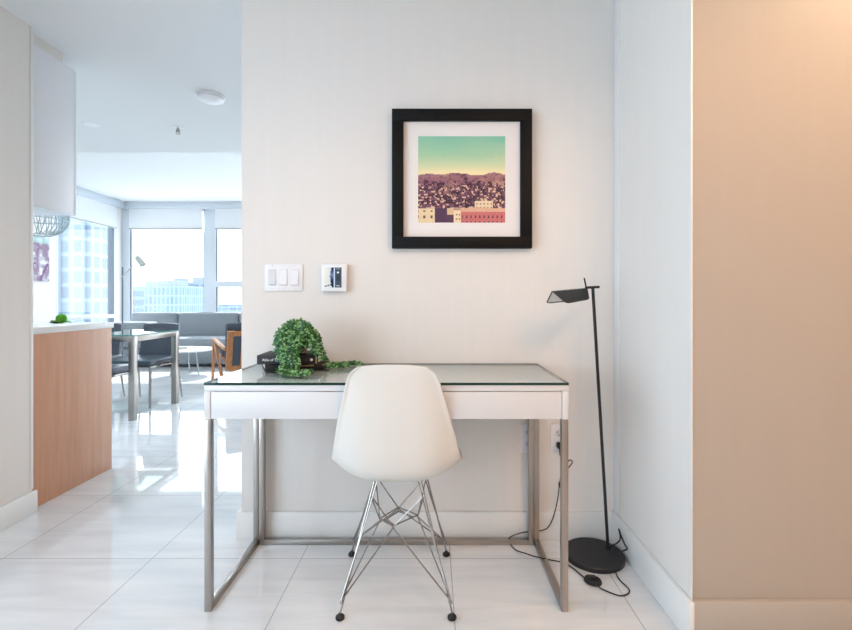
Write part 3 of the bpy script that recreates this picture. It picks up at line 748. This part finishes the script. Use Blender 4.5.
# pendant lamp of bent wires above the table
pn = thing('pendant_lamp', (-3.70, 4.3, 1.645), 'pale wire basket pendant lamp hanging below the white wall cabinet', 'pendant lamp')
pcx, pcy = -3.70, 4.3
mb = MB(); prf = [(.11,1.65),(.165,1.675),(.21,1.725),(.235,1.79),(.235,1.90),(.19,2.00),(.10,2.06)]
NW = 34
for k in range(NW):
    for tw in (.22, -.22):
        if tw < 0 and k % 2: continue
        pts = []
        for j, (r, z) in enumerate(prf):
            a_ = 2*PI*k/NW+tw*j/6*1.3; pts.append((pcx+r*math.cos(a_), pcy+r*math.sin(a_), z))
        mb.tube(smoothpath(pts, 3), .0035, 5)
obj('wire_shade', mb, M_wire, pn)
for r, z in (prf[0], prf[3], prf[-1]):
    mb = MB(); mb.tube([(pcx+r*math.cos(2*PI*k/36), pcy+r*math.sin(2*PI*k/36), z) for k in range(37)], .005, 6, cap=False)
    obj('shade_ring', mb, M_wire, pn)
obj('lamp_holder', MB().lathe([(.02,0),(.03,.03),(.03,.10),(.01,.12)], (pcx, pcy, 1.97), 16).tube([(pcx, pcy, 2.06), (pcx, pcy, ZL)], .004, 8), M_wire, pn)
mb = MB(); bmesh.ops.create_uvsphere(mb.bm, u_segments=20, v_segments=12, radius=.045)
for v in mb.bm.verts: v.co += Vector((pcx, pcy, 1.93))
obj('bulb', mb, M_plastic, pn)

# flower canvas on the left wall
def flower(u, v):
    n = vn(u*4, v*6, 2); m = vn(u*9, v*12, 9); c = mixc((.74,.74,.78), (.60,.52,.60), n*1.1)
    if v < .15: return mixc((.78,.85,.84), (.55,.66,.66), m)
    if m > .62: c = mixc(c, (.48,.38,.46), .6)
    if v > .6 and abs(math.sin((u*2.2+v*1.6)*PI)) < .3: c = (.48,.36,.50)
    if m < .25: c = mixc(c, (.93,.92,.93), .7)
    return c
ya, yb_ = 6.02, 6.455
cv = thing('flower_canvas', (XL+.02, 6.28, 1.31), 'small pink and grey flower canvas on the wall left of the side window', 'painting')
obj('canvas_body', MB().box(XL+.001, XL+.026, ya, yb_, 1.30, 1.915, .002), M_mat, cv)
printed('canvas_print', 30, ya, yb_, 1.30, 1.915, XL+.0268, flower, vcol_mat('canvas_ink', .8), cv, 44, plane='X')

# sofa
so = thing('sofa', (-3.9, 7.4, 0), 'long grey fabric sofa standing along the far window', 'sofa')
obj('sofa_base', MB().box(-5.2, -2.3, 7.10, 7.93, .06, .30, .02, 3), M_grey_fab, so)
for a_, b_ in ((-5.18, -4.27), (-4.26, -3.32), (-3.31, -2.32)):
    obj('seat_cushion', MB().box(a_, b_, 7.06, 7.66, .305, .45, .035, 4), M_grey_fab, so)
for a_, b_ in ((-5.06, -4.262), (-4.255, -3.25), (-3.24, -2.3)):
    mb = MB().box(a_, b_, 7.62, 7.84, .42, .835, .05, 4)
    for v in mb.bm.verts: v.co.y += (v.co.z-.42)*.12
    obj('back_cushion', mb, M_grey_fab, so)
obj('armrest', MB().box(-4.88, -4.35, 7.0, 7.30, .455, .70, .04, 4), M_grey_fab, so)
for x in (-5.1, -2.4):
    for y in (7.16, 7.85): obj('foot', MB().tube([(x, y, 0), (x, y, .06)], .02), M_black, so)

# coffee table
c_ = Vector((-3.44, 6.42, 0)); r_ = .35
ct = thing('coffee_table', c_, 'round white coffee table with thin legs in front of the grey sofa', 'table')
obj('table_top', MB().lathe([(r_-.01,0),(r_,.006),(r_,.018),(r_-.006,.024)], (c_.x, c_.y, .335), 48), M_white, ct)
for k in range(3):
    a_ = .1+k*2*PI/3-.9+.9
    a_ = (-.28, 1.9, 4.0)[k]
    obj('leg', MB().tube([(c_.x+.16*math.cos(a_), c_.y+.16*math.sin(a_), .335), (c_.x+.21*math.cos(a_), c_.y+.21*math.sin(a_), 0)], .008, 8), M_wire, ct)
bk = thing('magazine', (-3.5, 6.4, .3595), 'white book lying on the round coffee table', 'book')
obj('pages', MB().box(-3.60, -3.40, 6.36, 6.52, .361, .385), M_pages, bk)
obj('cover', MB().box(-3.602, -3.398, 6.358, 6.522, .385, .389).box(-3.602, -3.398, 6.358, 6.522, .3592, .361), M_white, bk)

# armchair with wooden frame, seen from behind
A0 = Vector((-2.385, 5.32, 0)); fwd = Vector((-.57, .82, 0)).normalized(); rgt = Vector((.82, .57, 0)).normalized()
ac = thing('armchair', A0+rgt*.3+fwd*.3, 'mid-century armchair with wooden frame and dark cushions, back turned to the hall', 'armchair')
def AP(r, f, z): return A0+rgt*r+fwd*f+Vector((0,0,z))
mb = MB()
for r in (.03, .59): mb.beam(AP(r, .06, .22), AP(r, -.06, .68), .065, .03, .004)
mb.beam(AP(.03, .055, .24), AP(.59, .055, .24), .03, .07, .004).beam(AP(.03, -.052, .65), AP(.59, -.052, .65), .03, .06, .004)
for r in (.175, .445): mb.beam(AP(r, .05, .26), AP(r, -.045, .64), .05, .028, .003)
obj('back_frame', mb, M_teak, ac)
mb = MB(); mb.slab([AP(.063, .052, .27), AP(.557, .052, .27), AP(.557, -.045, .63), AP(.063, -.045, .63)], .012)
obj('back_panel', mb, M_darkfab, ac)
mb = MB(); mb.beam(AP(.0, .07, .55), AP(.62, .07, .55), .10, .44, .03); obj('back_cushion', mb, M_darkfab, ac)
mb = MB(); mb.beam(AP(.31, .10, .37), AP(.31, .70, .41), .54, .12, .03); obj('seat_cushion', mb, M_darkfab, ac)
mb = MB(); mb.beam(AP(.31, .08, .29), AP(.31, .70, .33), .56, .03, .004); obj('seat_frame', mb, M_teak, ac)
for r in (-.02, .64):
    obj('armrest', MB().beam(AP(r, -.02, .47), AP(r, .76, .545), .05, .025, .006), M_teak, ac)
    obj('leg', MB().beam(AP(r, .72, .53), AP(r, .80, 0), .028, .045, .004), M_teak, ac)
    obj('leg', MB().beam(AP(r, .66, .53), AP(r, .02, 0), .028, .04, .004), M_teak, ac)

# reading lamp by the corner of the windows
rl = thing('reading_floor_lamp', (-5.06, 7.45, 0), 'thin grey adjustable floor lamp in the window corner behind the sofa', 'floor lamp')
px_ = -5.04
b0 = Vector((-5.04, 6.93, 0)); Yp = 6.93; xp = (122.5-CX)/FPX*Yp
b0 = Vector((xp, Yp, 0))
rl.location = b0; ORG[rl.name] = b0.copy()
obj('lamp_base', MB().lathe([(.13,0),(.13,.012),(.02,.02)], tuple(b0), 32), M_lampgrey, rl)
zt = H+33/FPX*Yp
obj('pole', MB().tube([b0+Vector((0,0,.015)), b0+Vector((0,0,zt))], .010, 12), M_aludark, rl)
e0 = at(121.8, 277.5, Yp); e1 = at(138.5, 259.5, Yp-.15)
obj('arm', MB().tube([e0, e1], .009, 10), M_lampgrey, rl)
h0 = at(136.8, 257, Yp-.15); h1 = at(143, 265, Yp-.18)
obj('lamp_head', MB().tube([h0, h0.lerp(h1,.12), h1], .042, 20, rr=[.030,.040,.044]), M_lampgrey, rl)

# ================================================================== OUTSIDE
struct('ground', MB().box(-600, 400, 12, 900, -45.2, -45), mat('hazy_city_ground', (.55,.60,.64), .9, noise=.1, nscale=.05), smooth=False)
F1_ = facade_mat('pale_tower_facade', (.52,.58,.63), (.45,.52,.59), 1.5, 2.0)  # distance haze is put into these facade colours: bluish, low contrast
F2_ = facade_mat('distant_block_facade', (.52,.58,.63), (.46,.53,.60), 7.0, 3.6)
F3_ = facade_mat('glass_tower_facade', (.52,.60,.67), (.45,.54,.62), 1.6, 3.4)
def bldg(x0, x1, y0, y1, z1, m, label, extra=()):
    t = thing('apartment_tower', ((x0+x1)/2, (y0+y1)/2, -45), label, 'building')
    obj('facade', MB().box(x0, x1, y0, y1, -45, z1), m, t, smooth=False)
    for e in extra: obj('balcony_bay' if e[-1] > 3 else 'roof_block', MB().box(*e[:6]), m if e[-1] > 3 else mat('roof_concrete', (.54,.58,.62), .8, noise=.05, nscale=.5), t, smooth=False)
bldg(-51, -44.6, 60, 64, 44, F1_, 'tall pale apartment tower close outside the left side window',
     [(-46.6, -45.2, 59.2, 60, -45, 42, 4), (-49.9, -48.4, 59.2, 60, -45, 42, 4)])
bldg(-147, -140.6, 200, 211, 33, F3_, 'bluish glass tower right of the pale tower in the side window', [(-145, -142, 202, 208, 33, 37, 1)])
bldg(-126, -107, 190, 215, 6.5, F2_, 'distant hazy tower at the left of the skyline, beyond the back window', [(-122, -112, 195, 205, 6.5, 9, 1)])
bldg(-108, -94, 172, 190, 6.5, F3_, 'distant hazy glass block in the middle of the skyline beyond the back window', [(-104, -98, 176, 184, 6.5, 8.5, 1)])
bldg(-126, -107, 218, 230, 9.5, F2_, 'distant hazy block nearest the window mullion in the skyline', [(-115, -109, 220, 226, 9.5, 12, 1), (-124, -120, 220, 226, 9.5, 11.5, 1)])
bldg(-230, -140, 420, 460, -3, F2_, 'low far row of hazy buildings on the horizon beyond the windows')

# ================================================================== LIGHT
sc = bpy.context.scene
W = bpy.data.worlds.new('sky'); sc.world = W; W.use_nodes = True; nt = W.node_tree
bg = nt.nodes['Background']; bg.inputs['Color'].default_value = (.90, .955, 1, 1); bg.inputs['Strength'].default_value = 3.2

def area(name, loc, rot, sx, sy, power, col):
    l = bpy.data.lights.new(name, 'AREA'); l.shape = 'RECTANGLE'; l.size = sx; l.size_y = sy; l.energy = power; l.color = col
    o = bpy.data.objects.new(name, l); COL.objects.link(o); o.location = loc; o.rotation_euler = rot; return o
def spot(name, loc, power, col, size=2.4, blend=.8, rad=.05, tilt=(0,0,0)):
    l = bpy.data.lights.new(name, 'SPOT'); l.energy = power; l.color = col; l.spot_size = size; l.spot_blend = blend; l.shadow_soft_size = rad
    o = bpy.data.objects.new(name, l); COL.objects.link(o); o.location = loc; o.rotation_euler = tilt; return o
sun = bpy.data.lights.new('sun', 'SUN'); sun.energy = 7; sun.angle = .01; sun.color = (1,.96,.9)
so_ = bpy.data.objects.new('sun', sun); COL.objects.link(so_)
so_.rotation_euler = Vector((-.22, 1, 1.02)).to_track_quat('Z', 'Y').to_euler()
# sky light entering through the windows
area('window_daylight', (-3.0, 8.25, 1.4), (-PI/2, 0, 0), 5.2, 2.5, 50, (.88,.94,1))
#area('side_window_daylight', (XL-.25, 7.2, 1.4), (0, -PI/2, 0), 2.4, 1.2, 60, (.90,.95,1))
area('hall_window_daylight', (-2.16, -.1, 1.25), (0, -PI/2, 0), 2.1, 2.3, 28, (.64,.83,1))
# recessed ceiling downlights; those at left and behind the camera are added fill
dls = [(1.42, 1.10), (.88, .25), (-1.0, .1), (1.5, -1.4), (-.6, -1.6)]
for i, (x, y) in enumerate(dls):
    t = thing('recessed_downlight', (x, y, ZC-.01), 'unseen recessed ceiling downlight of the hall', 'downlight', 'recessed downlights')
    obj('trim_ring', MB().lathe([(.062,0),(.058,.006)], (x, y, ZC-.0065), 32), M_plastic, t)
    obj('lens', MB().lathe([(.045,0),(.045,.001)], (x, y, ZC-.0078), 24), M_lit, t)
WARM = (1,.58,.31)
for (x, y), e, c in zip(dls, (27, 66, 12, 4, 16), ((1,.72,.50), WARM, (.80,.9,1), WARM, (.80,.9,1))):
    spot('downlight_glow', (x, y, ZC-.02), e, c, 3.0, .4, .05 if x != .88 else .30)

cl = thing('fill_light', (1.65, -.75, ZC-.05), 'round warm fill lamp added out of view under the hall ceiling', 'fill light')  # added out of view as a soft warm source for the desk corner
obj('light_housing', MB().lathe([(.43,0),(.43,.045)], (1.65, -.75, ZC-.046), 48), M_plastic, cl)
l = bpy.data.lights.new('fill_light_glow', 'AREA'); l.shape = 'DISK'; l.size = .8; l.energy = 19; l.color = (1,.55,.29)
o = bpy.data.objects.new('fill_light_glow', l); COL.objects.link(o); o.location = (1.65, -.75, ZC-.055)
spot('kitchen_fill', (-2.59, 3.49, ZC-.02), 62, (.82,.91,1), 2.9, .9)  # added fill without a lamp body, bounced off the floor onto the ceiling
spot('kitchen_fill', (-4.2, 3.3, ZC-.02), 62, (.82,.91,1), 2.9, .9)

for x_, y_ in ((-4.3, 5.6), (-2.2, 5.6), (-.4, 5.6)):
    spot('living_fill', (x_, y_, ZL-.02), 36, (.86,.93,1), 2.9, .6)  # added fill without a lamp body, lifts the living room surfaces

# ================================================================== CAMERA
cam = bpy.data.cameras.new('camera'); co = bpy.data.objects.new('camera', cam); COL.objects.link(co); sc.camera = co
cam.sensor_fit = 'HORIZONTAL'; cam.sensor_width = 36; cam.lens = FPX/852*36
cam.shift_x = (426-CX)/852; cam.shift_y = (CY-315)/852
cam.clip_start = .05; cam.clip_end = 2000
co.location = (0, 0, H); co.rotation_euler = (PI/2, 0, 0)
sc.view_settings.view_transform = 'Standard'; sc.view_settings.look = 'None'
sc.view_settings.exposure = 0.47; sc.view_settings.gamma = 1; sc.view_settings.use_curve_mapping = False
